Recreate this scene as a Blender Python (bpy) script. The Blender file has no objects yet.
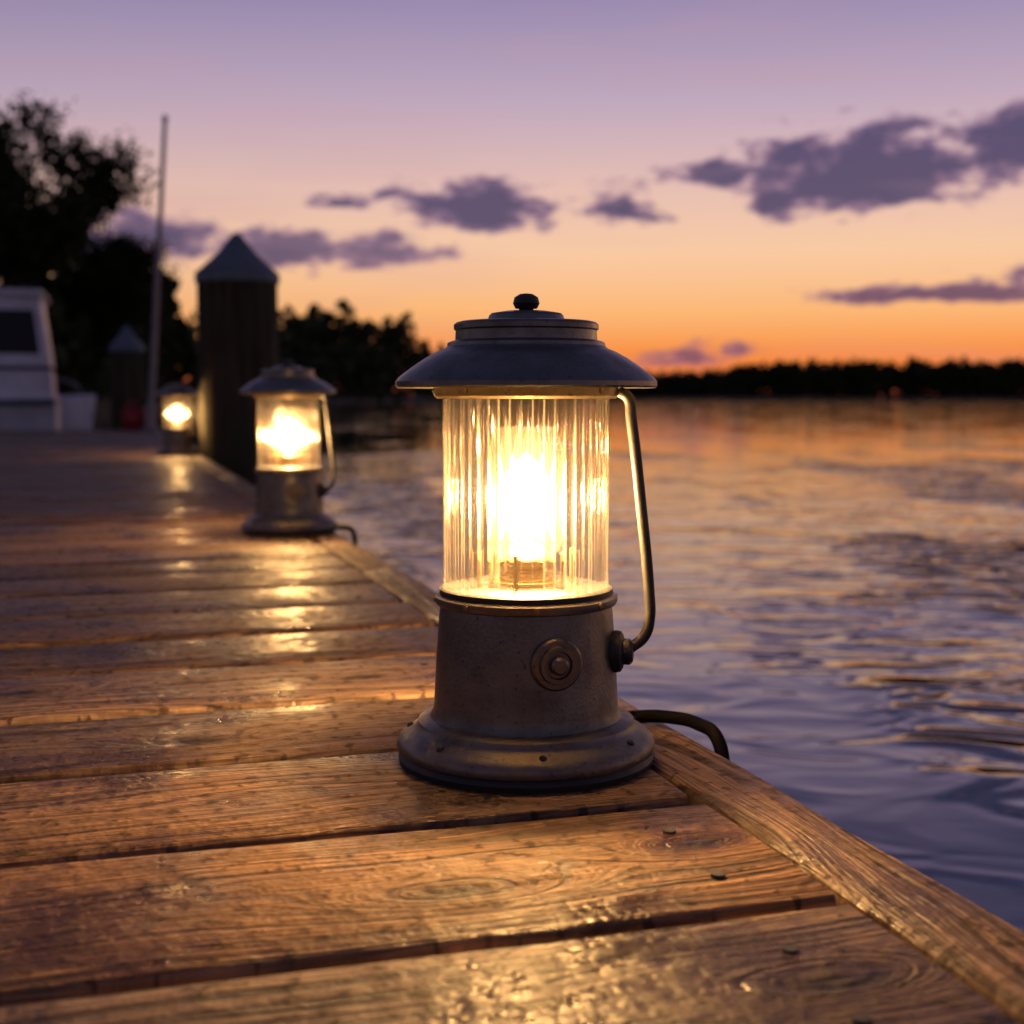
import bpy, bmesh, math, random
import numpy as np
from mathutils import Vector, Matrix, noise as mnoise
random.seed(7); rng=np.random.default_rng(7)
S=bpy.context.scene
COL=S.collection
TH=math.radians(16.9); CT,ST=math.cos(TH),math.sin(TH)

# ---------------- node helpers ----------------
class N:
    def __init__(s,tree): s.t=tree; s.n=tree.nodes; s.l=tree.links
    def add(s,typ,**kw):
        n=s.n.new(typ)
        for k,v in kw.items(): setattr(n,k,v)
        return n
    def link(s,a,b): s.l.new(a,b)
    def setin(s,sock,val):
        if isinstance(val,bpy.types.NodeSocket): s.link(val,sock)
        else: sock.default_value=val
    def math(s,op,a,b=0.0,c=0.0,clamp=False):
        n=s.add('ShaderNodeMath',operation=op,use_clamp=clamp)
        s.setin(n.inputs[0],a); s.setin(n.inputs[1],b)
        if op in('MULTIPLY_ADD','SMOOTH_MIN','SMOOTH_MAX','WRAP'): s.setin(n.inputs[2],c)
        return n.outputs[0]
    def sep(s,v):
        n=s.add('ShaderNodeSeparateXYZ'); s.setin(n.inputs[0],v); return n.outputs
    def comb(s,x,y,z=0.0):
        n=s.add('ShaderNodeCombineXYZ'); s.setin(n.inputs[0],x); s.setin(n.inputs[1],y); s.setin(n.inputs[2],z); return n.outputs[0]
    def noise(s,vec,scale=1,detail=2,rough=.5,dist=0.0,out=0,dim='3D'):
        n=s.add('ShaderNodeTexNoise',noise_dimensions=dim); s.setin(n.inputs['Vector'],vec); s.setin(n.inputs['Scale'],scale)
        n.inputs['Detail'].default_value=detail; n.inputs['Roughness'].default_value=rough; n.inputs['Distortion'].default_value=dist
        return n.outputs[out]
    def ramp(s,f,stops,interp='LINEAR'):
        n=s.add('ShaderNodeValToRGB'); cr=n.color_ramp; cr.interpolation=interp
        while len(cr.elements)<len(stops): cr.elements.new(.5)
        for e,(p,c) in zip(cr.elements,stops):
            e.position=p; e.color=(c[0],c[1],c[2],1) if hasattr(c,'__len__') else (c,c,c,1)
        s.setin(n.inputs[0],f); return n.outputs[0]
    def mix(s,f,a,b,mode='MIX'):
        n=s.add('ShaderNodeMix',data_type='RGBA',blend_type=mode)
        s.setin(n.inputs[0],f)
        for i,v in((6,a),(7,b)):
            if isinstance(v,tuple) and len(v)==3: v=v+(1,)
            s.setin(n.inputs[i],v)
        return n.outputs[2]
    def maprange(s,v,a,b,c=0.,d=1.,smooth=False):
        n=s.add('ShaderNodeMapRange'); 
        if smooth: n.interpolation_type='SMOOTHSTEP'
        s.setin(n.inputs[0],v)
        for i,x in enumerate((a,b,c,d)): s.setin(n.inputs[i+1],x)
        return n.outputs[0]
    def bump(s,h,strength=1,dist=.01,normal=None):
        n=s.add('ShaderNodeBump'); s.setin(n.inputs['Height'],h); n.inputs['Strength'].default_value=strength
        n.inputs['Distance'].default_value=dist
        if normal: s.link(normal,n.inputs['Normal'])
        return n.outputs[0]
def newmat(name):
    m=bpy.data.materials.new(name); m.use_nodes=True; g=N(m.node_tree)
    p=m.node_tree.nodes['Principled BSDF']
    return m,g,p
def srgb(r,g,b):
    f=lambda c:(c/255/12.92) if c/255<=.04045 else ((c/255+.055)/1.055)**2.4
    return (f(r),f(g),f(b))

# ---------------- materials ----------------
KNOTS=[(.076,1.343,1.1),(.225,.875,1.0),(.428,.918,.8),(.402,.669,1.0),(-.10,1.62,.9),(-.30,1.86,.8),(-.22,.66,.9),(-.55,1.13,.9),(.30,1.60,.7)]
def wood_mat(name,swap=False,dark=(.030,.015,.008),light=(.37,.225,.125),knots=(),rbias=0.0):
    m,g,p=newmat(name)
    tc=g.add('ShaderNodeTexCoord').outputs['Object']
    x,y,z=g.sep(tc)
    if swap: x,y=y,x
    a=g.add('ShaderNodeAttribute',attribute_name='rnd').outputs['Fac']
    xo=g.math('MULTIPLY_ADD',a,37.0,x)
    P=g.comb(xo,y,0.)
    ke=None; core=None
    for (ku,kv,ks) in knots:
        dx=g.math('MULTIPLY',g.math('SUBTRACT',x,ku),1/(.080*ks)); dy=g.math('MULTIPLY',g.math('SUBTRACT',y,kv),1/(.032*ks))
        d2=g.math('ADD',g.math('MULTIPLY',dx,dx),g.math('MULTIPLY',dy,dy))
        ke=d2 if ke is None else g.math('MINIMUM',ke,d2)
    warp=g.noise(g.comb(g.math('MULTIPLY',xo,1.5),g.math('MULTIPLY',y,5.0)),1,2,.5,dim='2D')
    H=g.math('ADD',g.math('MULTIPLY',y,95.0),g.math('MULTIPLY',warp,13.0))
    if ke is not None:
        kk=g.math('EXPONENT',g.math('MULTIPLY',ke,-.9)); H=g.math('MULTIPLY_ADD',kk,7.0,H)
        core=g.math('EXPONENT',g.math('MULTIPLY',ke,-5.0))
    rings=g.noise(g.comb(H,g.math('MULTIPLY',xo,.8)),1.0,2,.7,dim='2D')
    fine=g.noise(g.comb(g.math('MULTIPLY',xo,10.0),g.math('MULTIPLY',y,480.0)),1,1,.6,dim='2D')
    blot=g.noise(P,5,4,.65,dim='2D')
    specks=g.noise(P,55,2,.6,dim='2D')
    r=g.maprange(rings,.30,.66)
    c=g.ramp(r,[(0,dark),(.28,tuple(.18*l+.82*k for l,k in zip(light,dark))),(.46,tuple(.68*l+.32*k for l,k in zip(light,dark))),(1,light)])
    c=g.mix(g.maprange(fine,.42,.60,.0,.75),c,tuple(.24*k for k in light)+(1,))
    c=g.mix(g.maprange(blot,.45,.68,0,.8),c,tuple(1.3*k for k in dark)+(1,))
    c=g.mix(g.maprange(specks,.60,.70,0,.75),c,tuple(.5*k for k in dark)+(1,))
    if core is not None:
        c=g.mix(g.math('MULTIPLY',kk,.6,clamp=True),c,(.070,.032,.014,1))
        c=g.mix(g.math('MULTIPLY',core,1.0,clamp=True),c,(.008,.004,.003,1))
    v=g.math('MULTIPLY_ADD',a,.7,.65)
    hs=g.add('ShaderNodeHueSaturation'); g.link(c,hs.inputs['Color']); g.link(v,hs.inputs['Value']); 
    g.link(g.math('MULTIPLY_ADD',g.math('FRACT',g.math('MULTIPLY',a,7.3)),.3,.85),hs.inputs['Saturation'])
    g.link(hs.outputs[0],p.inputs['Base Color'])
    ro=g.maprange(blot,.42,.62,.66+rbias,.30+rbias)
    ro=g.math('ADD',ro,g.maprange(specks,.4,.7,-.08,.12))
    g.link(ro,p.inputs['Roughness']); p.inputs['Specular IOR Level'].default_value=.28
    h=g.math('ADD',g.math('MULTIPLY',rings,1.3),g.math('MULTIPLY',fine,.45))
    h=g.math('MULTIPLY_ADD',specks,.9,h)
    if core is not None: h=g.math('MULTIPLY_ADD',core,-.5,h)
    g.link(g.bump(h,1.0,.0036),p.inputs['Normal'])
    return m
M_plank=wood_mat('weathered_planks',knots=KNOTS)
M_rim=wood_mat('edge_board_wood',True,dark=(.06,.03,.014),light=(.42,.25,.13),rbias=.10)
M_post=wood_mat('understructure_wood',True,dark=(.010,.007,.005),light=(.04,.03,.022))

def metal_mat(name,col,rough=.42,metal=.85,pit=1.0,dirt=(.05,.04,.03),dirtamt=.5):
    m,g,p=newmat(name)
    tc=g.add('ShaderNodeTexCoord').outputs['Object']
    n1=g.noise(tc,22,4,.65); n2=g.noise(tc,260,2,.6)
    c=g.mix(g.maprange(n1,.42,.78,0,dirtamt),tuple(col)+(1,),tuple(dirt)+(1,))
    c=g.mix(g.maprange(n2,.62,.72,0,.7),c,tuple(.3*k for k in col)+(1,))
    g.link(c,p.inputs['Base Color']); p.inputs['Metallic'].default_value=metal
    g.link(g.maprange(n1,.3,.7,rough-.06,rough+.12),p.inputs['Roughness'])
    if pit>0: g.link(g.bump(n2,.3*pit,.0010),p.inputs['Normal'])
    return m
M_metal=metal_mat('gunmetal_body',(.170,.158,.132),.38,.75,1.4,(.075,.062,.046),.8)
M_cap=metal_mat('cap_metal',(.185,.182,.162),.34,.8,.8,(.08,.074,.062),.8)
M_bronze=metal_mat('dark_iron',(.016,.015,.014),.5,0,.5,(.01,.009,.008))
M_plate=metal_mat('knob_bronze',(.20,.165,.12),.34,.85,0)
M_brass=metal_mat('aged_brass',(.28,.20,.10),.35)
M_rub,g,p=newmat('black_rubber'); p.inputs['Base Color'].default_value=(.003,.003,.004,1); p.inputs['Roughness'].default_value=.7; p.inputs['Specular IOR Level'].default_value=.05
M_pilecap=metal_mat('pile_cap_sheet',(.10,.14,.17),.6,.1,.3,(.06,.085,.10))
M_pilewood,g,p=newmat('pile_wood')
tc=g.add('ShaderNodeTexCoord').outputs['Object']; x,y,z=g.sep(tc)
n=g.noise(g.comb(g.math('MULTIPLY',x,30.),g.math('MULTIPLY',y,30.),g.math('MULTIPLY',z,1.5)),1,3,.6)
n2=g.noise(tc,2.5,2,.5)
c=g.ramp(n,[(.3,(.014,.012,.007)),(.7,(.075,.062,.040))]); c=g.mix(g.maprange(n2,.4,.65,0,.7),c,(.034,.048,.022,1))
g.link(c,p.inputs['Base Color']); p.inputs['Roughness'].default_value=.9; p.inputs['Specular IOR Level'].default_value=.2; g.link(g.bump(n,.8,.01),p.inputs['Normal'])

NF=46
def glass_mat(name,refr,nf,glow_mix,groove_glow):
    m=bpy.data.materials.new(name); m.use_nodes=True; g=N(m.node_tree); g.n.clear()
    out=g.add('ShaderNodeOutputMaterial')
    tr=g.add('ShaderNodeBsdfTransparent'); tr.inputs[0].default_value=(.99,.975,.94,1)
    if refr>0: gl=g.add('ShaderNodeBsdfGlass'); gl.inputs['IOR'].default_value=1.45; gl.inputs['Roughness'].default_value=.0
    else: gl=g.add('ShaderNodeBsdfGlossy'); gl.inputs['Roughness'].default_value=.04
    tl=g.add('ShaderNodeBsdfTranslucent'); tl.inputs[0].default_value=(.95,.88,.74,1)
    m1=g.add('ShaderNodeMixShader'); m1.inputs[0].default_value=refr if refr>0 else .07
    g.link(tr.outputs[0],m1.inputs[1]); g.link(gl.outputs[0],m1.inputs[2])
    x,y,z=g.sep(g.add('ShaderNodeTexCoord').outputs['Object'])
    th=g.math('ARCTAN2',y,x)
    s=g.math('ABSOLUTE',g.math('SINE',g.math('MULTIPLY',th,nf/2)))
    gr=g.maprange(s,.0,.30,1,0)
    vr=g.noise(g.comb(g.math('MULTIPLY',th,5.),g.math('MULTIPLY',z,4.)),1,2,.6,dim='2D')
    f=g.math('MULTIPLY_ADD',gr,g.math('MULTIPLY',g.maprange(vr,.35,.65,.1,1.6),groove_glow),glow_mix)  # translucent share stands in for lamp haze and bright lines along the ribs
    m2=g.add('ShaderNodeMixShader'); g.link(f,m2.inputs[0])
    g.link(m1.outputs[0],m2.inputs[1]); g.link(tl.outputs[0],m2.inputs[2])
    g.link(m2.outputs[0],out.inputs[0]); return m
M_glass=glass_mat('ribbed_glass',.36,NF,.0010,.018)
M_diffuser=glass_mat('glow_diffuser_glass',0,24,.0065,.013)  # for the added inner diffuser, translucent so it glows around the bulb
def emis(name,col,st,see=False):
    m=bpy.data.materials.new(name); m.use_nodes=True; g=N(m.node_tree); g.n.clear()
    out=g.add('ShaderNodeOutputMaterial'); e=g.add('ShaderNodeEmission')
    e.inputs[0].default_value=col+(1,); e.inputs[1].default_value=st
    if see:
        t=g.add('ShaderNodeBsdfTransparent'); a=g.add('ShaderNodeAddShader'); g.link(e.outputs[0],a.inputs[0]); g.link(t.outputs[0],a.inputs[1]); g.link(a.outputs[0],out.inputs[0])
    else: g.link(e.outputs[0],out.inputs[0])
    return m
M_bulb=emis('glowing_bulb',(1,.62,.25),12,True)
M_bulb.cycles.emission_sampling='NONE'

# ---------------- mesh helpers ----------------
def mkobj(name,me,mat=None,parent=None,smooth=False):
    o=bpy.data.objects.new(name,me); COL.objects.link(o)
    if mat: me.materials.append(mat)
    if parent: o.parent=parent
    if smooth:
        for p in me.polygons: p.use_smooth=True
    return o
def lathe(name,prof,mat,parent=None,seg=96,rfun=None,smooth=True,sharp=35):
    bm=bmesh.new(); rings=[]
    for (r,z) in prof:
        ring=[]
        if r<1e-6: ring=[bm.verts.new((0,0,z))]
        else:
            for i in range(seg):
                t=2*math.pi*i/seg; rr=r if rfun is None else rfun(r,t,z)
                ring.append(bm.verts.new((rr*math.cos(t),rr*math.sin(t),z)))
        rings.append(ring)
    for a,b in zip(rings,rings[1:]):
        if len(a)==1 and len(b)==1: continue
        for i in range(seg):
            j=(i+1)%seg
            if len(a)==1: bm.faces.new((a[0],b[j],b[i]))
            elif len(b)==1: bm.faces.new((a[i],a[j],b[0]))
            else: bm.faces.new((a[i],a[j],b[j],b[i]))
    bmesh.ops.recalc_face_normals(bm,faces=bm.faces)
    me=bpy.data.meshes.new(name); bm.to_mesh(me); bm.free()
    o=mkobj(name,me,mat,parent,smooth)
    if smooth: me.set_sharp_from_angle(angle=math.radians(sharp))
    return o
def tube(name,pts,r,mat,parent=None,res=10,sub=8):
    cu=bpy.data.curves.new(name,'CURVE'); cu.dimensions='3D'; cu.bevel_depth=r; cu.bevel_resolution=res//2; cu.resolution_u=sub
    sp=cu.splines.new('BEZIER'); sp.bezier_points.add(len(pts)-1)
    for b,p in zip(sp.bezier_points,pts):
        b.co=p; b.handle_left_type=b.handle_right_type='AUTO'
    cu.use_fill_caps=True
    tmp=bpy.data.objects.new('tmp',cu); COL.objects.link(tmp)
    dg=bpy.context.evaluated_depsgraph_get(); me=bpy.data.meshes.new_from_object(tmp.evaluated_get(dg))
    bpy.data.objects.remove(tmp); me.name=name; me.materials.clear()
    return mkobj(name,me,mat,parent,True)
def box_bm(bm,x0,x1,y0,y1,z0,z1):
    vs=[bm.verts.new(c) for c in((x0,y0,z0),(x1,y0,z0),(x1,y1,z0),(x0,y1,z0),(x0,y0,z1),(x1,y0,z1),(x1,y1,z1),(x0,y1,z1))]
    for f in((0,3,2,1),(4,5,6,7),(0,1,5,4),(1,2,6,5),(2,3,7,6),(3,0,4,7)): bm.faces.new([vs[i] for i in f])
    return vs
def empty(name,loc=(0,0,0),rz=0):
    e=bpy.data.objects.new(name,None); COL.objects.link(e); e.location=loc; e.rotation_euler=(0,0,rz); e.empty_display_size=.2; return e

# ---------------- lantern ----------------
def lantern(loc,rz=0.0,power=41):
    E=empty('dock_lantern',loc,rz)
    lathe('base_ring',[(0,.0),(.112,.0),(.1185,.002),(.1195,.007),(.1175,.011),(.1165,.0125),(0,.0125)],M_bronze,E)
    lathe('base_skirt',[(.116,.0127),(.1195,.0135),(.1205,.018),(.1185,.0235),(.113,.028),(.1055,.0325),(.1015,.036),(.1005,.040),(.0965,.0425),(.0895,.0440),(.0868,.049),(.0858,.055),
        (.0835,.10),(.0805,.14),(.0795,.1475),(.0835,.149),(.0850,.152),(.0845,.156),(.081,.158),(.0,.158)],M_metal,E)
    lathe('glass_seat',[(.0,.1585),(.0805,.1585),(.0805,.163),(.078,.1645),(.0,.1645)],M_bronze,E)
    def rf(r,t,z): return r+ (.0022*abs(math.sin(NF*t/2))-.0011 if r>.0742 else 0)
    lathe('ribbed_glass',[(.0755,.165),(.0755,.337),(.0718,.337),(.0718,.165),(.0755,.165)],M_glass,E,seg=NF*8,rfun=rf,sharp=50)
    lathe('glow_diffuser',[(.029,.196),(.034,.21),(.034,.29),(.027,.312)],M_diffuser,E,seg=96,rfun=lambda r,t,z:r+.0008*math.sin(24*t),sharp=60)  # diffuser sleeve added to fill the glass with soft lamp glow
    lathe('bulb',[(0,.208),(.012,.210),(.021,.219),(.0265,.232),(.0268,.248),(.022,.263),(.013,.277),(0,.288)],M_bulb,E,seg=24)
    lathe('burner',[(.0,.1655),(.034,.1655),(.034,.170),(.026,.172),(.024,.178),(.026,.180),(.024,.182),(.026,.185),(.024,.188),(.026,.191),(.022,.195),(.012,.205),(0,.205)],M_brass,E,seg=48)
    for k in range(6):
        a=k*math.pi/3+.3
        o=lathe('burner_post',[(.0,.1655),(.0022,.1655),(.0022,.198),(0,.199)],M_brass,E,seg=10); o.location=(.045*math.cos(a),.045*math.sin(a),0)
    lathe('collar',[(.0715,.3375),(.082,.3375),(.0845,.340),(.0845,.349),(.0805,.352),(.0715,.352),(.0715,.3375)],M_brass,E)
    lathe('cap',[(.0715,.3525),(.100,.3520),(.1150,.3480),(.1180,.3472),(.1196,.3490),(.1196,.3530),(.1170,.3565),(.1100,.3620),(.1010,.3685),(.0920,.3745),(.0820,.3800),(.0745,.3830),(.0725,.3850),(.0720,.3880),(.0690,.3895),(.0650,.3905),
        (.0645,.3990),(.0662,.4005),(.0662,.4045),(.0640,.4065),(.0600,.4075),(.0400,.4090),(.0350,.4095),(.0340,.4130),(.0320,.4150),(.0200,.4170),(.0060,.4175),(0,.4175)],M_cap,E,seg=128,sharp=28)
    lathe('cap_underside',[(0,.3515),(.071,.3515),(.071,.3500),(0,.3500)],M_brass,E)
    lathe('finial',[(0,.4176),(.007,.4176),(.0065,.4190),(.010,.4195),(.0122,.4240),(.0108,.4295),(.006,.4325),(0,.4333)],M_bronze,E,seg=32)
    ang=math.radians(-90+18)
    V=lathe('valve_plate',[(0,0),(.0235,0),(.0235,.004),(.0215,.0062),(.0175,.0062),(.0165,.0090),(.0125,.0090),(.0115,.0065),(.0085,.0065),(.0080,.012),(.0060,.0140),(0,.0145)],M_plate,E,seg=64,sharp=30)
    V.location=(.0815*math.cos(ang),.0815*math.sin(ang),.106); V.rotation_euler=(math.radians(90),0,ang+math.radians(90))
    K=lathe('side_knob',[(0,-.004),(.0165,-.004),(.0165,.006),(.019,.008),(.0195,.013),(.0185,.017),(.0150,.019),(.0120,.0195),(.0120,.025),(.009,.028),(0,.0285)],M_bronze,E,seg=36)
    K.location=(.0705,-.016,.106); K.rotation_euler=(0,math.radians(90),math.radians(-10))
    tube('handle',[(.0835,-.012,.3445),(.0925,-.013,.338),(.0955,-.013,.320),(.105,-.0145,.24),(.1130,-.016,.158),(.1135,-.017,.138),(.1085,-.018,.120),(.094,-.019,.108)],.0052,M_bronze,E)
    for k in range(7):
        a=k*2*math.pi/7+.35
        o=lathe('rivet',[(0,-.001),(.0036,-.001),(.0034,.001),(.002,.0024),(0,.0028)],M_bronze,E,seg=12); o.location=(.1095*math.cos(a),.1095*math.sin(a),.0300); o.rotation_euler=(0,math.radians(30),a)
    for k in range(8):
        a=k*2*math.pi/8+.1
        for zz,rr in((.1535,.0845),(.3445,.0842)):
            o=lathe('screw',[(0,-.001),(.0028,-.001),(.0026,.0012),(0,.002)],M_brass,E,seg=10); o.location=(rr*math.cos(a),rr*math.sin(a),zz); o.rotation_euler=(0,math.radians(90),a)
    ld=bpy.data.lights.new('lamp_light','POINT'); ld.energy=power; ld.color=(1,.56,.21); ld.shadow_soft_size=.018
    lo=bpy.data.objects.new('lamp_light',ld); COL.objects.link(lo); lo.parent=E; lo.location=(0,0,.240)
    return E
L1=lantern((.013,1.244,0.001))
L2=lantern((-.561,3.394,0.001),.05,33)
L3=lantern((-1.967,7.95,0.001),.05,26)
def cable(pts,name='power_cable'):
    tube(name,pts,.0068,M_rub)
cable([(.075,1.315,.0075),(.105,1.365,.0075),(.135,1.385,.008),(.165,1.372,.010),(.188,1.340,.011),(.2025,1.305,.004),(.2065,1.29,-.03),(.203,1.285,-.16),(.14,1.27,-.34)])
cable([(-.50,3.44,.0075),(-.46,3.44,.0075),(-.43,3.41,.009),(-.405,3.37,.010),(-.392,3.335,-.004),(-.39,3.32,-.06),(-.43,3.30,-.3)])

# ---------------- dock ----------------
dock=empty('wooden_dock',(0,0,0),TH)
bm=bmesh.new(); lay=bm.verts.layers.float.new('rnd')
PW=.2335; U0=-2.4; U1=.474
v=.7906-PW*6; k=0
nails=[]
while v<14.6:
    r0=random.random(); gap=random.uniform(.0080,.0112)
    y0=v+gap; y1=v+PW-gap; near=v<3.2
    nx=90 if near else 14
    bev=.006
    dz=random.uniform(-.0026,.0014); roll=random.uniform(-.012,.012); u1=U1+random.uniform(-.004,.002)
    cs=[(y0,-.036),(y0,-bev-.001),(y0+bev*.3,-bev*.35),(y0+bev,0),(y0+.3*(y1-y0),.0008),(y0+.5*(y1-y0),.0010),(y0+.7*(y1-y0),.0008),(y1-bev,0),(y1-bev*.3,-bev*.35),(y1,-bev-.001),(y1,-.036)]
    rings=[]
    for i in range(nx+1):
        f=i/nx; x=U0+(u1-U0)*f
        if near: x=U0+(u1-U0)*(f**.6)
        e0=mnoise.noise(Vector((x*6,k*3.1,0)))*.0030; e1=mnoise.noise(Vector((x*6,k*3.1+50,0)))*.0030
        wz=mnoise.noise(Vector((x*1.5,k*2.3,5)))*.0018
        ring=[]
        for j,(yy,zz) in enumerate(cs):
            e=e0 if j<4 else (e1 if j>6 else 0)
            vv=bm.verts.new((x,yy+e,zz+dz+wz+roll*(yy-(y0+y1)/2))); vv[lay]=r0; ring.append(vv)
        rings.append(ring)
    for a,b in zip(rings,rings[1:]):
        for j in range(len(cs)-1): bm.faces.new((a[j],b[j],b[j+1],a[j+1]))
        bm.faces.new((a[-1],b[-1],b[0],a[0]))
    bm.faces.new(rings[-1]); bm.faces.new(list(reversed(rings[0])))
    for uu in (.40+random.uniform(-.01,.02),-.32+random.uniform(-.03,.03),-1.2):
        for q in(.27,.73): nails.append((uu+random.uniform(-.012,.012),y0+(y1-y0)*q+random.uniform(-.008,.008),dz))
    v+=PW; k+=1
nails.append((-.02,1.155,-.001))
bmesh.ops.recalc_face_normals(bm,faces=bm.faces)
me=bpy.data.meshes.new('planks'); bm.to_mesh(me); bm.free()
pl=mkobj('planks',me,M_plank,dock,True); me.set_sharp_from_angle(angle=math.radians(75))
VEND=v
bm=bmesh.new()
for (x,y,z) in nails:
    if y>5: continue
    if abs(math.hypot(x-.374,y-1.187))<.13: continue
    n=10; r=.0052
    c=[bm.verts.new((x+r*math.cos(2*math.pi*i/n),y+r*math.sin(2*math.pi*i/n),z+.0018)) for i in range(n)]
    bm.faces.new(c)
    c2=[bm.verts.new((x+r*1.1*math.cos(2*math.pi*i/n),y+r*1.1*math.sin(2*math.pi*i/n),z-.003)) for i in range(n)]
    for i in range(n): bm.faces.new((c[i],c2[i],c2[(i+1)%n],c[(i+1)%n]))
bmesh.ops.recalc_face_normals(bm,faces=bm.faces)
me=bpy.data.meshes.new('nails'); bm.to_mesh(me); bm.free(); mkobj('nails',me,M_bronze,dock)
bm=bmesh.new(); lay=bm.verts.layers.float.new('rnd')
segs=[(-.7,2.62),(2.626,6.4),(6.406,10.3),(10.306,VEND)]
for a0,b0 in segs:
    r0=random.random(); n=int((b0-a0)/.04)
    cs=[(.4855,-.05),(.4855,-.008),(.4873,-.0045),(.491,-.002),(.505,-.001),(.54,-.001),(.559,-.0025),(.5635,-.006),(.565,-.011),(.565,-.05)]
    rings=[]
    for i in range(n+1):
        y=a0+(b0-a0)*i/n
        e0=mnoise.noise(Vector((y*4,1,0)))*.0025; e1=mnoise.noise(Vector((y*5,9,0)))*.003
        ring=[]
        for j,(xx,zz) in enumerate(cs):
            vv=bm.verts.new((xx+(e0 if j<4 else e1 if j>5 else 0),y,zz+mnoise.noise(Vector((y*3,xx*30,4)))*.0008)); vv[lay]=r0; ring.append(vv)
        rings.append(ring)
    for a,b in zip(rings,rings[1:]):
        for j in range(len(cs)-1): bm.faces.new((a[j],b[j],b[j+1],a[j+1]))
        bm.faces.new((a[-1],b[-1],b[0],a[0]))
    bm.faces.new(rings[-1]); bm.faces.new(list(reversed(rings[0])))
bmesh.ops.recalc_face_normals(bm,faces=bm.faces)
me=bpy.data.meshes.new('edge_board'); bm.to_mesh(me); bm.free()
mkobj('edge_board',me,M_rim,dock,True); me.set_sharp_from_angle(angle=math.radians(75))
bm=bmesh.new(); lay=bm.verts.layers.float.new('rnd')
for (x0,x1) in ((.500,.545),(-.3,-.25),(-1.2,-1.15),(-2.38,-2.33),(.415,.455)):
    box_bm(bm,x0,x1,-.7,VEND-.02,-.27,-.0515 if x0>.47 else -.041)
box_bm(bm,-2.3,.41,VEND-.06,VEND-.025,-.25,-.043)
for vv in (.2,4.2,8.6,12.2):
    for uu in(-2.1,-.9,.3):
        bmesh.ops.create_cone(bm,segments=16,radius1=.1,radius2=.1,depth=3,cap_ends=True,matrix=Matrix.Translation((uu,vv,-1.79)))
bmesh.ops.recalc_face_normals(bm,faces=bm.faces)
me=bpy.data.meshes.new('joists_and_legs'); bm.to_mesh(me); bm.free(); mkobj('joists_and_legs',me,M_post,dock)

# ---------------- piles ----------------
def piling(loc,r,ztop,zapex):
    E=empty('dock_piling',loc)
    nz=14
    prof=[(r*1.02,-3+(ztop+.03+3)*i/nz) for i in range(nz+1)]+[(0,ztop+.03)]
    lathe('post',prof,M_pilewood,E,seg=40,rfun=lambda rr,t,z: rr*(1+.02*mnoise.noise(Vector((math.cos(t)*1.5,math.sin(t)*1.5,z*.6)))+.012*mnoise.noise(Vector((math.cos(t)*9,math.sin(t)*9,z*.3)))))
    lathe('cone_cap',[(r*1.04,ztop-.035),(r*1.075,ztop-.035),(r*1.075,ztop+.01),(r*1.055,ztop+.02),(r*.5,(ztop+zapex)/2+.008),(.02,zapex-.004),(0,zapex)],M_pilecap,E,seg=40,sharp=25)
    return E
piling((-1.61,8.0,0),.228,1.04,1.295)
piling((-4.42,15.6,0),.19,.895,1.157)
M_pole=metal_mat('pole_paint',(.22,.22,.24),.4,.3,.3,(.15,.15,.15))
b=Vector((-3.72,13.9,0)); t=Vector((-3.50,13.9,3.12))
bm=bmesh.new()
def cone_between(bm,a,b,r0,r1,seg=10,cap=True):
    d=(b-a); q=d.to_track_quat('Z','Y').to_matrix().to_4x4()
    bmesh.ops.create_cone(bm,segments=seg,radius1=r0,radius2=r1,depth=d.length,cap_ends=cap,matrix=Matrix.Translation((a+b)/2)@q)
cone_between(bm,b,t,.034,.022,14); cone_between(bm,b,b+(t-b)*.09,.055,.05,14); cone_between(bm,t,t+Vector((.003,0,.05)),.036,.02,14)
bmesh.ops.create_cone(bm,segments=16,radius1=.11,radius2=.10,depth=.02,cap_ends=True,matrix=Matrix.Translation((b.x,b.y,.012)))
me=bpy.data.meshes.new('flagpole'); bm.to_mesh(me); bm.free(); mkobj('flagpole',me,M_pole,None,True); me.set_sharp_from_angle(angle=.6)

M_red,g,p=newmat('red_plastic'); tc=g.add('ShaderNodeTexCoord').outputs['Object']
g.link(g.mix(g.noise(tc,12,3),(.20,.012,.01,1),(.28,.02,.015,1)),p.inputs['Base Color']); p.inputs['Roughness'].default_value=.5
fc=empty('fuel_can',(-3.90,13.95,.0),.2)
bm=bmesh.new(); box_bm(bm,-.11,.11,-.07,.07,.002,.23)
bmesh.ops.bevel(bm,geom=bm.edges[:],offset=.02,segments=3,affect='EDGES')
me=bpy.data.meshes.new('can_body'); bm.to_mesh(me); bm.free(); mkobj('can_body',me,M_red,fc,True)
tube('can_handle',[(-.06,0,.225),(-.055,0,.275),(.03,0,.28),(.045,0,.225)],.012,M_red,fc)
tube('can_spout',[(.07,0,.225),(.08,0,.26),(.12,0,.30)],.013,M_rub,fc)

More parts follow.
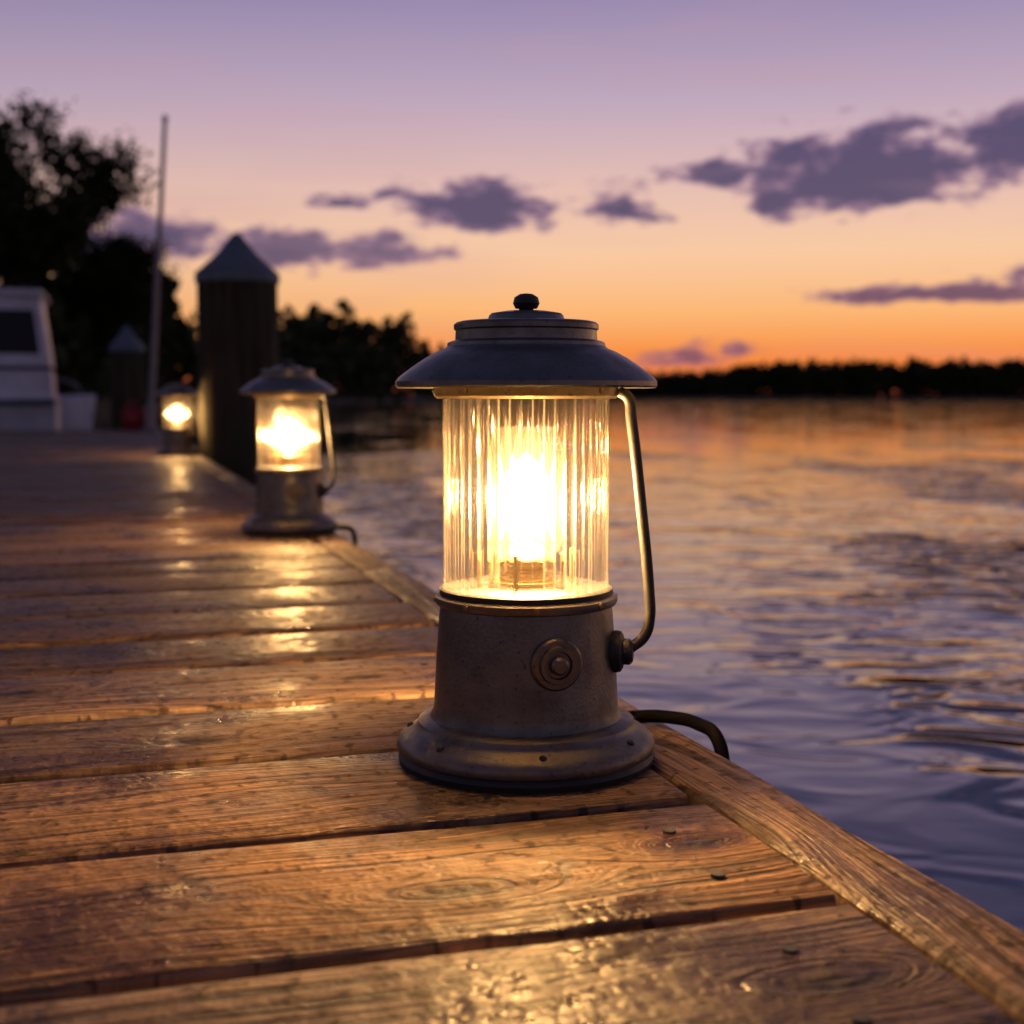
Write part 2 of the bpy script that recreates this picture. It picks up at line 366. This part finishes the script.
# ---------------- boats ----------------
M_white,g,p=newmat('boat_gelcoat'); tc=g.add('ShaderNodeTexCoord').outputs['Object']
g.link(g.mix(g.maprange(g.noise(tc,3,4,.6),.4,.7),(.60,.64,.70,1),(.42,.45,.50,1)),p.inputs['Base Color']); p.inputs['Roughness'].default_value=.35
M_win,g,p=newmat('boat_window'); p.inputs['Base Color'].default_value=(.006,.007,.010,1); p.inputs['Roughness'].default_value=.25; p.inputs['Specular IOR Level'].default_value=.25
M_blue,g,p=newmat('canvas_cover'); p.inputs['Base Color'].default_value=(.03,.06,.12,1); p.inputs['Roughness'].default_value=.8
def loft(name,secs,mat,parent,sharp=40):
    bm=bmesh.new(); R=[[bm.verts.new(c) for c in s] for s in secs]
    n=len(secs[0])
    for a,b in zip(R,R[1:]):
        for j in range(n):
            bm.faces.new((a[j],a[(j+1)%n],b[(j+1)%n],b[j]))
    bm.faces.new(R[0]); bm.faces.new(list(reversed(R[-1])))
    bmesh.ops.recalc_face_normals(bm,faces=bm.faces)
    me=bpy.data.meshes.new(name); bm.to_mesh(me); bm.free()
    o=mkobj(name,me,mat,parent,True); me.set_sharp_from_angle(angle=math.radians(sharp)); return o
def boxpart(name,x0,x1,y0,y1,z0,z1,mat,parent,bev=.01):
    bm=bmesh.new(); box_bm(bm,x0,x1,y0,y1,z0,z1); bmesh.ops.bevel(bm,geom=bm.edges[:],offset=bev,segments=2,affect='EDGES')
    me=bpy.data.meshes.new(name); bm.to_mesh(me); bm.free(); return mkobj(name,me,mat,parent)
def boat(name,loc,rz,L,W,hull_h,cab_x0,cab_x1,cab_h,rake,aft=0.05):
    E=empty(name,loc,rz)
    secs=[]
    for i in range(13):
        f=i/12; x=-L/2+L*f
        w=W/2*(1-max(0,(f-.55)/.45)**2.2*.96); sh=hull_h*(1+.18*max(0,f-.5))
        ch=w*.8
        secs.append([(x,-w,sh),(x-.1*f,-ch,.10),(x-.25*f,0,-.30),(x-.1*f,ch,.10),(x,w,sh),(x,w*.5,sh+.03),(x,-w*.5,sh+.03)])
    loft('hull',secs,M_white,E)
    z0=hull_h; w=W/2*.88
    def cabsec(x0,x1,ww,z): return [(x0,-ww,z),(x1,-ww,z),(x1,ww,z),(x0,ww,z)]
    zb=z0+cab_h
    loft('cabin',[cabsec(cab_x0,cab_x1,w,z0-.05),cabsec(cab_x0+.03,cab_x1-rake*.35,w*.99,z0+cab_h*.42),cabsec(cab_x0+aft*2.4,cab_x1-rake,w*.9,zb)],M_white,E,30)
    boxpart('roof',cab_x0+aft,cab_x1-rake+.12,-w*.97,w*.97,zb+.002,zb+.11,M_white,E,.045)
    zlo=z0+cab_h*.44; zhi=z0+cab_h*.88
    def ws(z):
        f=(z-(z0+cab_h*.42))/(cab_h*.58); return w*.99+(w*.9-w*.99)*f, cab_x1-rake*.35-rake*.65*f
    bm=bmesh.new(); nW=3; X0=cab_x0+.20
    for sgn in(-1,1):
        for q in range(nW):
            (wl,xl),(wh,xh)=ws(zlo),ws(zhi)
            def X(xe,t): return X0+(xe-.12-X0)*t
            a,b2=q/nW+(.02 if q else 0),(q+1)/nW-.02
            f=[(X(xl,a)-(.06 if q==0 else 0),sgn*(wl+.006),zlo),(X(xl,b2),sgn*(wl+.006),zlo),(X(xh,b2),sgn*(wh+.006),zhi),(X(xh,a),sgn*(wh+.006),zhi)]
            bm.faces.new([bm.verts.new(c) for c in f])
    (wl,xl),(wh,xh)=ws(zlo),ws(zhi)
    for a,b2 in((-.92,-.04),(.04,.92)):
        bm.faces.new([bm.verts.new(c) for c in((xl+.006,wl*a,zlo),(xl+.006,wl*b2,zlo),(xh+.006,wh*b2,zhi),(xh+.006,wh*a,zhi))])
    me=bpy.data.meshes.new('windows'); bm.to_mesh(me); bm.free(); mkobj('windows',me,M_win,E)
    boxpart('rub_rail',-L/2,L*.05,-W/2-.03,W/2+.03,hull_h-.09,hull_h-.03,M_blue,E,.012)
    boxpart('trim_stripe',cab_x0+.012,cab_x1-.3,-w-.012,w+.012,z0+.34,z0+.39,M_blue,E,.006)
    for yy in(-w*.85,w*.85):
        tube('rail',[(cab_x1+.02,yy*.8,z0+.02),(cab_x1+.05,yy*.8,z0+.3),(L/2-.5,yy*.25,z0+.36),(L/2-.3,0,z0+.1)],.012,M_pole,E)
    return E
boat('cabin_boat',(-9.08,16.7,-.45),math.pi+math.radians(17),6.6,2.3,.78,-3.27,.9,1.22,.28)
boat('small_boat',(-11.9,31,-.45),.45,4.6,1.7,.75,-.9,.9,.5,.3,-.2)

# ---------------- ground / water ----------------
AZ=[-180,-120,-60,-35,-22,-18,-15,-10,-6,-3,0,5,30,60,90,130,180]
RR=[30,32,36,40,46,58,85,150,220,330,480,530,600,420,300,120,30]
def Rsh(a): return float(np.interp(a,AZ,RR))
M_ground,g,p=newmat('bank_ground'); tc=g.add('ShaderNodeTexCoord').outputs['Object']
g.link(g.ramp(g.noise(tc,.4,4,.6),[(.35,(.03,.035,.015)),(.65,(.075,.06,.035))]),p.inputs['Base Color']); p.inputs['Roughness'].default_value=.95
bm=bmesh.new(); NA=240; mult=[.5,.9,.97,1.0,1.03,1.1,1.3,1.8,3,8,25]; hts=[-3,-2.2,-1.3,-.45,.15,.5,.9,1.2,1.5,2,2]
R=[]
for i in range(NA):
    a=-180+360*i/NA; rs=Rsh(a)*(1+.03*mnoise.noise(Vector((a*.15,0,0))))
    ring=[]
    for mlt,hh in zip(mult,hts):
        d=rs*mlt; ring.append(bm.verts.new((d*math.sin(math.radians(a)),d*math.cos(math.radians(a)),hh+(.2*mnoise.noise(Vector((a*.5,mlt*3,0))) if hh>-.4 else 0))))
    R.append(ring)
cv=bm.verts.new((0,0,-3))
for i in range(NA):
    a,b=R[i],R[(i+1)%NA]
    bm.faces.new((cv,a[0],b[0]))
    for j in range(len(a)-1): bm.faces.new((a[j],a[j+1],b[j+1],b[j]))
bmesh.ops.recalc_face_normals(bm,faces=bm.faces)
me=bpy.data.meshes.new('ground'); bm.to_mesh(me); bm.free(); mkobj('ground',me,M_ground,None,True)

# lake: gentle swell everywhere, short ripples in wind patches, calmer out on the lake
M_water,g,p=newmat('lake_water')
tc=g.add('ShaderNodeTexCoord').outputs['Object']; x,y,z=g.sep(tc)
big=g.noise(g.comb(g.math('MULTIPLY',x,.8),g.math('MULTIPLY',y,1.5)),1,1,.5,.3,dim='2D')
mid=g.noise(g.comb(g.math('MULTIPLY',x,2.8),g.math('MULTIPLY',y,4.8)),1,1,.45,1.0,dim='2D')
sml=g.noise(g.comb(g.math('MULTIPLY',x,11.),g.math('MULTIPLY',y,17.)),1,1,.5,.4,dim='2D')
pn=g.noise(g.comb(g.math('MULTIPLY',x,.60),g.math('MULTIPLY',y,.30),0),1,2,.5,dim='2D')
ex=g.math('MULTIPLY',g.math('SUBTRACT',x,1.25),1/.8); ey=g.math('MULTIPLY',g.math('SUBTRACT',y,4.7),1/1.3)
gust=g.math('EXPONENT',g.math('MULTIPLY',g.math('ADD',g.math('MULTIPLY',ex,ex),g.math('MULTIPLY',ey,ey)),-1.0))
pn=g.math('MULTIPLY_ADD',gust,.16,pn)
patch=g.maprange(pn,.48,.66,.17,1.0,True)
calm=g.maprange(y,5,24,1.0,.20,True)
shore=g.maprange(y,1.8,4.2,.45,1.0,True)
amp=g.math('MULTIPLY',patch,shore)
h=g.math('MULTIPLY',big,.015)
h=g.math('ADD',h,g.math('MULTIPLY',g.math('MULTIPLY',mid,.042),amp))
h=g.math('ADD',h,g.math('MULTIPLY',g.math('MULTIPLY',sml,.0018),amp))
h=g.math('MULTIPLY',h,calm)
g.link(g.bump(h,1.0,1.0),p.inputs['Normal'])
p.inputs['Base Color'].default_value=(.006,.012,.028,1); p.inputs['Roughness'].default_value=.02; p.inputs['IOR'].default_value=2.4
me=bpy.data.meshes.new('water'); s=6000
me.from_pydata([(-s,-s,0),(s,-s,0),(s,s,0),(-s,s,0)],[],[(0,1,2,3)]); w=mkobj('water',me,M_water); w.location=(0,0,-.45)

# ---------------- trees ----------------
def leaf_mat(name,c0,c1):
    m,g,p=newmat(name)
    a=g.add('ShaderNodeAttribute',attribute_name='rnd').outputs['Fac']
    g.link(g.ramp(a,[(0,c0),(1,c1)]),p.inputs['Base Color']); p.inputs['Roughness'].default_value=.85
    p.inputs['Specular IOR Level'].default_value=.15
    return m
M_leaf=leaf_mat('foliage',(.014,.022,.008),(.055,.07,.025))
M_bark,g,p=newmat('bark'); tc=g.add('ShaderNodeTexCoord').outputs['Object']
g.link(g.ramp(g.noise(tc,3,3),[(.3,(.02,.015,.01)),(.7,(.06,.045,.035))]),p.inputs['Base Color']); p.inputs['Roughness'].default_value=.9
def quads(name,C,size,rnd,mat,parent=None):
    n=len(C); A=rng.normal(size=(n,3)); A/=np.linalg.norm(A,axis=1)[:,None]
    B=rng.normal(size=(n,3)); B=np.cross(A,B); B/=np.linalg.norm(B,axis=1)[:,None]
    A=A*size[:,None]; B=B*size[:,None]*.65
    V=np.empty((n,4,3)); V[:,0]=C-A; V[:,1]=C-B; V[:,2]=C+A; V[:,3]=C+B
    me=bpy.data.meshes.new(name); me.vertices.add(n*4); me.vertices.foreach_set('co',V.ravel())
    me.loops.add(n*4); me.loops.foreach_set('vertex_index',np.arange(n*4))
    me.polygons.add(n); me.polygons.foreach_set('loop_start',np.arange(n)*4); me.polygons.foreach_set('loop_total',np.full(n,4))
    at=me.attributes.new('rnd','FLOAT','POINT'); at.data.foreach_set('value',np.repeat(rnd,4))
    me.update(calc_edges=True); me.validate()
    return mkobj(name,me,mat,parent)
TA=[-180,-60,-24,-20,-16,-13,-10,-7.5,-5,-3,0,5,7,9,12,20,40,180]
TE=[12,9,6.2,5.6,4.8,4.4,4.2,3.9,3.2,2.2,1.5,1.15,1.15,1.3,1.6,1.55,1.55,5]
Cs=[];Sz=[];Rn=[]
a=-60.
while a<62:
    te=float(np.interp(a,TA,TE)); far=a>1
    for row in range(3):
        aa=a+random.uniform(-.3,.3)*te
        d=Rsh(aa)*(1.05+.07*row)+random.uniform(0,4)+2
        mod=1+.12*mnoise.noise(Vector((aa*.35,row,0)))
        H=d*math.tan(math.radians(te))*(random.uniform(.84,1.0)*mod if far else random.choice([.62,.75,.85,.92,1.0,1.06]))+.5
        conif=random.random()<(.15 if far else .35)
        Wd=H*(random.uniform(.16,.24) if conif else random.uniform(.34,.5) if far else random.uniform(.28,.42))
        n=300
        t=rng.random(n)
        nb=11; bc=rng.random((nb,3)); 
        if conif:
            rad=Wd*(1-t)*(.7+.6*rng.random(n)); ph=rng.random(n)*6.283
            P=np.stack([rad*np.cos(ph),rad*np.sin(ph),t*H],1)
        else:
            lz=.30+.58*bc[:,0]; la=bc[:,1]*6.283; lr=Wd*.62*np.sqrt(np.clip(1-((lz-.55)/.5)**2,.05,1))*bc[:,2]**.5
            L=np.stack([lr*np.cos(la),lr*np.sin(la),lz*H],1)
            idx=rng.integers(0,nb,n); D=rng.normal(size=(n,3)); D/=np.linalg.norm(D,axis=1)[:,None]
            P=L[idx]+D*(Wd*.38*rng.random(n)**.4)[:,None]*np.array([1,1,.85])
            m2=rng.random(n)<(.42 if far else .40); P[m2]=np.stack([rng.normal(size=m2.sum())*Wd*.7,rng.normal(size=m2.sum())*Wd*.5,rng.random(m2.sum())*H*(.75 if far else .6)],1)
        P[:,2]=np.clip(P[:,2],0,H*1.02)
        P+=np.array([d*math.sin(math.radians(aa)),d*math.cos(math.radians(aa)),.1])
        Cs.append(P); Sz.append(H*(.04+.05*rng.random(n))); Rn.append(np.clip(rng.random(n)*.5+.5*random.random(),0,1))
    a+=max(.30,.25*te)
quads('distant_trees',np.concatenate(Cs),np.concatenate(Sz),np.concatenate(Rn),M_leaf)

def tree(loc,H,seed):
    R_=random.Random(seed); E=empty('tree',loc)
    bm=bmesh.new(); tips=[]
    def grow(p,d,L,r,lv):
        steps=3; q=p
        for s in range(steps):
            d2=(d+Vector((R_.uniform(-.18,.18),R_.uniform(-.18,.18),R_.uniform(-.05,.12)))).normalized()
            n=q+d2*L/steps; cone_between(bm,q,n,r*(1-.15*s),r*(1-.15*(s+1)),6,False); q=n; d=d2
            if lv>=2: tips.append((n,lv))
            if lv>=1 and s<2 and lv<4: 
                az=R_.uniform(0,6.28); sd=Vector((math.cos(az),math.sin(az),R_.uniform(-.1,.5))); grow(n,(d*.5+sd*.8).normalized(),L*R_.uniform(.45,.65),r*.45,lv+1)
        if lv<4:
            for k in range(3 if lv<2 else 2):
                az=R_.uniform(0,6.28); sd=Vector((math.cos(az),math.sin(az),R_.uniform(0,.5)))
                grow(q,(d*.8+sd*.7).normalized(),L*R_.uniform(.6,.8),r*.6,lv+1)
        else: tips.append((q,5))
    grow(Vector((0,0,-.3)),Vector((0,0,1)),H*.30,H*.022,0)
    me=bpy.data.meshes.new('trunk_and_limbs'); bm.to_mesh(me); bm.free(); 
    zt=max(t[0].z for t in tips); f=(H*.96)/zt
    for vtx in me.vertices: vtx.co*=f
    mkobj('trunk_and_limbs',me,M_bark,E)
    P=[];S_=[];Q=[]
    R_.shuffle(tips)
    for (t,lv) in tips:
        if R_.random()<.08: continue
        n=R_.randint(14,28); cr=H*R_.uniform(.020,.052); c=np.array(t)*f
        P.append(c+rng.normal(size=(n,3)).clip(-1.8,1.8)*cr*np.array([1,1,.75])); S_.append(rng.uniform(.11,.19,n)*H/13); Q.append(np.clip(rng.random(n)*.4+R_.random()*.6,0,1))
    P=np.concatenate(P);
    quads('foliage',P,np.concatenate(S_),np.concatenate(Q),M_leaf,E)
    return E
tree((-20.9,59,.3),12.8,11)
tree((-24.4,62,.4),13.2,5)
tree((-18.9,66,.3),8.4,8)

# ---------------- world sky ----------------
W=bpy.data.worlds.new('sky'); S.world=W; W.use_nodes=True; g=N(W.node_tree); g.n.clear()
out=g.add('ShaderNodeOutputWorld'); bg=g.add('ShaderNodeBackground')
gen=g.add('ShaderNodeTexCoord').outputs['Generated']; x,y,z=g.sep(gen)
DEG=57.29578
el=g.math('MULTIPLY',g.math('ARCSINE',z),DEG)
az=g.math('MULTIPLY',g.math('ARCTAN2',x,y),DEG)
elf=g.math('DIVIDE',el,90.0)
elr=g.math('POWER',g.math('MAXIMUM',elf,0.0),.5)
def q(d): return math.sqrt(d/90)
stops=[(0,srgb(206,92,64)),(q(.8),srgb(240,118,58)),(q(2.0),srgb(252,150,74)),(q(3.6),srgb(255,186,120)),(q(6.0),srgb(251,204,165)),(q(8.5),srgb(234,194,181)),(q(12),srgb(194,171,192)),(q(16),srgb(154,139,177)),(q(22),srgb(84,88,130)),(q(45),srgb(54,62,98)),(1,srgb(44,52,90))]
base=g.ramp(elr,stops)
daz=g.math('ABSOLUTE',g.math('WRAP',g.math('SUBTRACT',az,20.0),180.0,-180.0))
side=g.maprange(daz,16,115,0,1,True)
cool=g.ramp(elr,[(0,srgb(116,92,104)),(q(6),srgb(116,102,122)),(q(16),srgb(92,90,122)),(q(45),srgb(54,62,98)),(1,srgb(44,52,90))])
col=g.mix(g.math('MULTIPLY',side,.92),base,cool)
cn=g.comb(g.math('MULTIPLY',az,.50),g.math('MULTIPLY',el,1.15))
n1=g.noise(cn,1.0,5,.60,dim='2D'); n2=g.noise(g.comb(g.math('MULTIPLY',az,.22),g.math('MULTIPLY',el,.6)),1.0,1,.55,dim='2D')
clouds=[(-1.4,7.7,3.7,1.15,1.1),(-7,7.9,1.3,.35,.8),(4.1,7.7,2.0,.85,.9),(14.4,8.9,5.0,2.0,1.4),(20.8,9.6,3.2,1.7,1.3),(26,10.5,4,1.4,1),(8.3,9.1,2.1,.85,.9),(10.9,7.9,1.2,.85,.9),(17.2,4.1,5.4,.46,1.1),(24,4.6,4.5,.7,1),
 (-8.6,5.95,5.4,.95,1),(-15.2,6.2,3.8,1.2,1),(7.2,1.75,2.2,.45,.7),(-30,9,7,1.6,.9),(40,8,7,1.5,.9),(-3,26,14,3,.6),(25,32,16,3.5,.6)]
tot=None
for (a0,e0,wa,he,am) in clouds:
    dx=g.math('MULTIPLY_ADD',az,1/wa,-a0/wa)
    dy=g.math('MULTIPLY_ADD',el,1/he,-e0/he)
    dy=g.math('MAXIMUM',dy,g.math('MULTIPLY',dy,-1.4))
    r2=g.math('SQRT',g.math('MULTIPLY_ADD',dx,dx,g.math('MULTIPLY',dy,dy)))
    f=g.math('MULTIPLY_ADD',r2,-am,1.12*am)
    tot=f if tot is None else g.math('MAXIMUM',tot,f)
tot=g.math('ADD',tot,g.math('MULTIPLY_ADD',n1,2.5,-1.25))
tot=g.math('ADD',tot,g.math('MULTIPLY_ADD',n2,.8,-.4))
mask=g.maprange(tot,-.12,.48,0,1,True)
core=g.maprange(tot,.08,.75,0,1)
ccol=g.mix(core,srgb(156,120,148),srgb(76,68,106))
ccol=g.mix(g.maprange(el,1.,6.,.5,0),ccol,srgb(180,100,88))
col=g.mix(g.math('MULTIPLY',mask,.93),col,ccol)
n3=g.noise(g.comb(g.math('MULTIPLY',az,.05),g.math('MULTIPLY',el,.45)),1.0,3,.6,dim='2D')
col=g.mix(g.maprange(n3,.5,.8,0,.25),col,srgb(205,158,168))
below=g.math('LESS_THAN',z,-.002)
col=g.mix(below,col,(.03,.03,.04,1))
g.link(col,bg.inputs[0]); bg.inputs[1].default_value=.98
g.link(bg.outputs[0],out.inputs[0])
W.cycles.sampling_method='MANUAL'; W.cycles.sample_map_resolution=512
sun=bpy.data.lights.new('sun','SUN'); sun.energy=.03; sun.angle=math.radians(4); sun.color=(1,.5,.25)
so=bpy.data.objects.new('sun',sun); COL.objects.link(so)
sa=math.radians(42); se=math.radians(2.5)
sd=Vector((math.sin(sa)*math.cos(se),math.cos(sa)*math.cos(se),math.sin(se)))
so.rotation_euler=sd.to_track_quat('Z','Y').to_euler(); so.location=(10,20,8)

# ---------------- camera ----------------
cam=bpy.data.cameras.new('camera'); co=bpy.data.objects.new('camera',cam); COL.objects.link(co)
co.location=(0,0,.34); co.rotation_euler=(math.radians(90-4.87),0,0)
cam.sensor_width=36; cam.lens=1350/1024*36; cam.clip_start=.02; cam.clip_end=20000
cam.dof.use_dof=True; cam.dof.focus_distance=1.19; cam.dof.aperture_fstop=5.4; cam.dof.aperture_blades=0
S.camera=co
S.view_settings.view_transform='Standard'; S.view_settings.look='None'; S.view_settings.exposure=0; S.view_settings.gamma=1
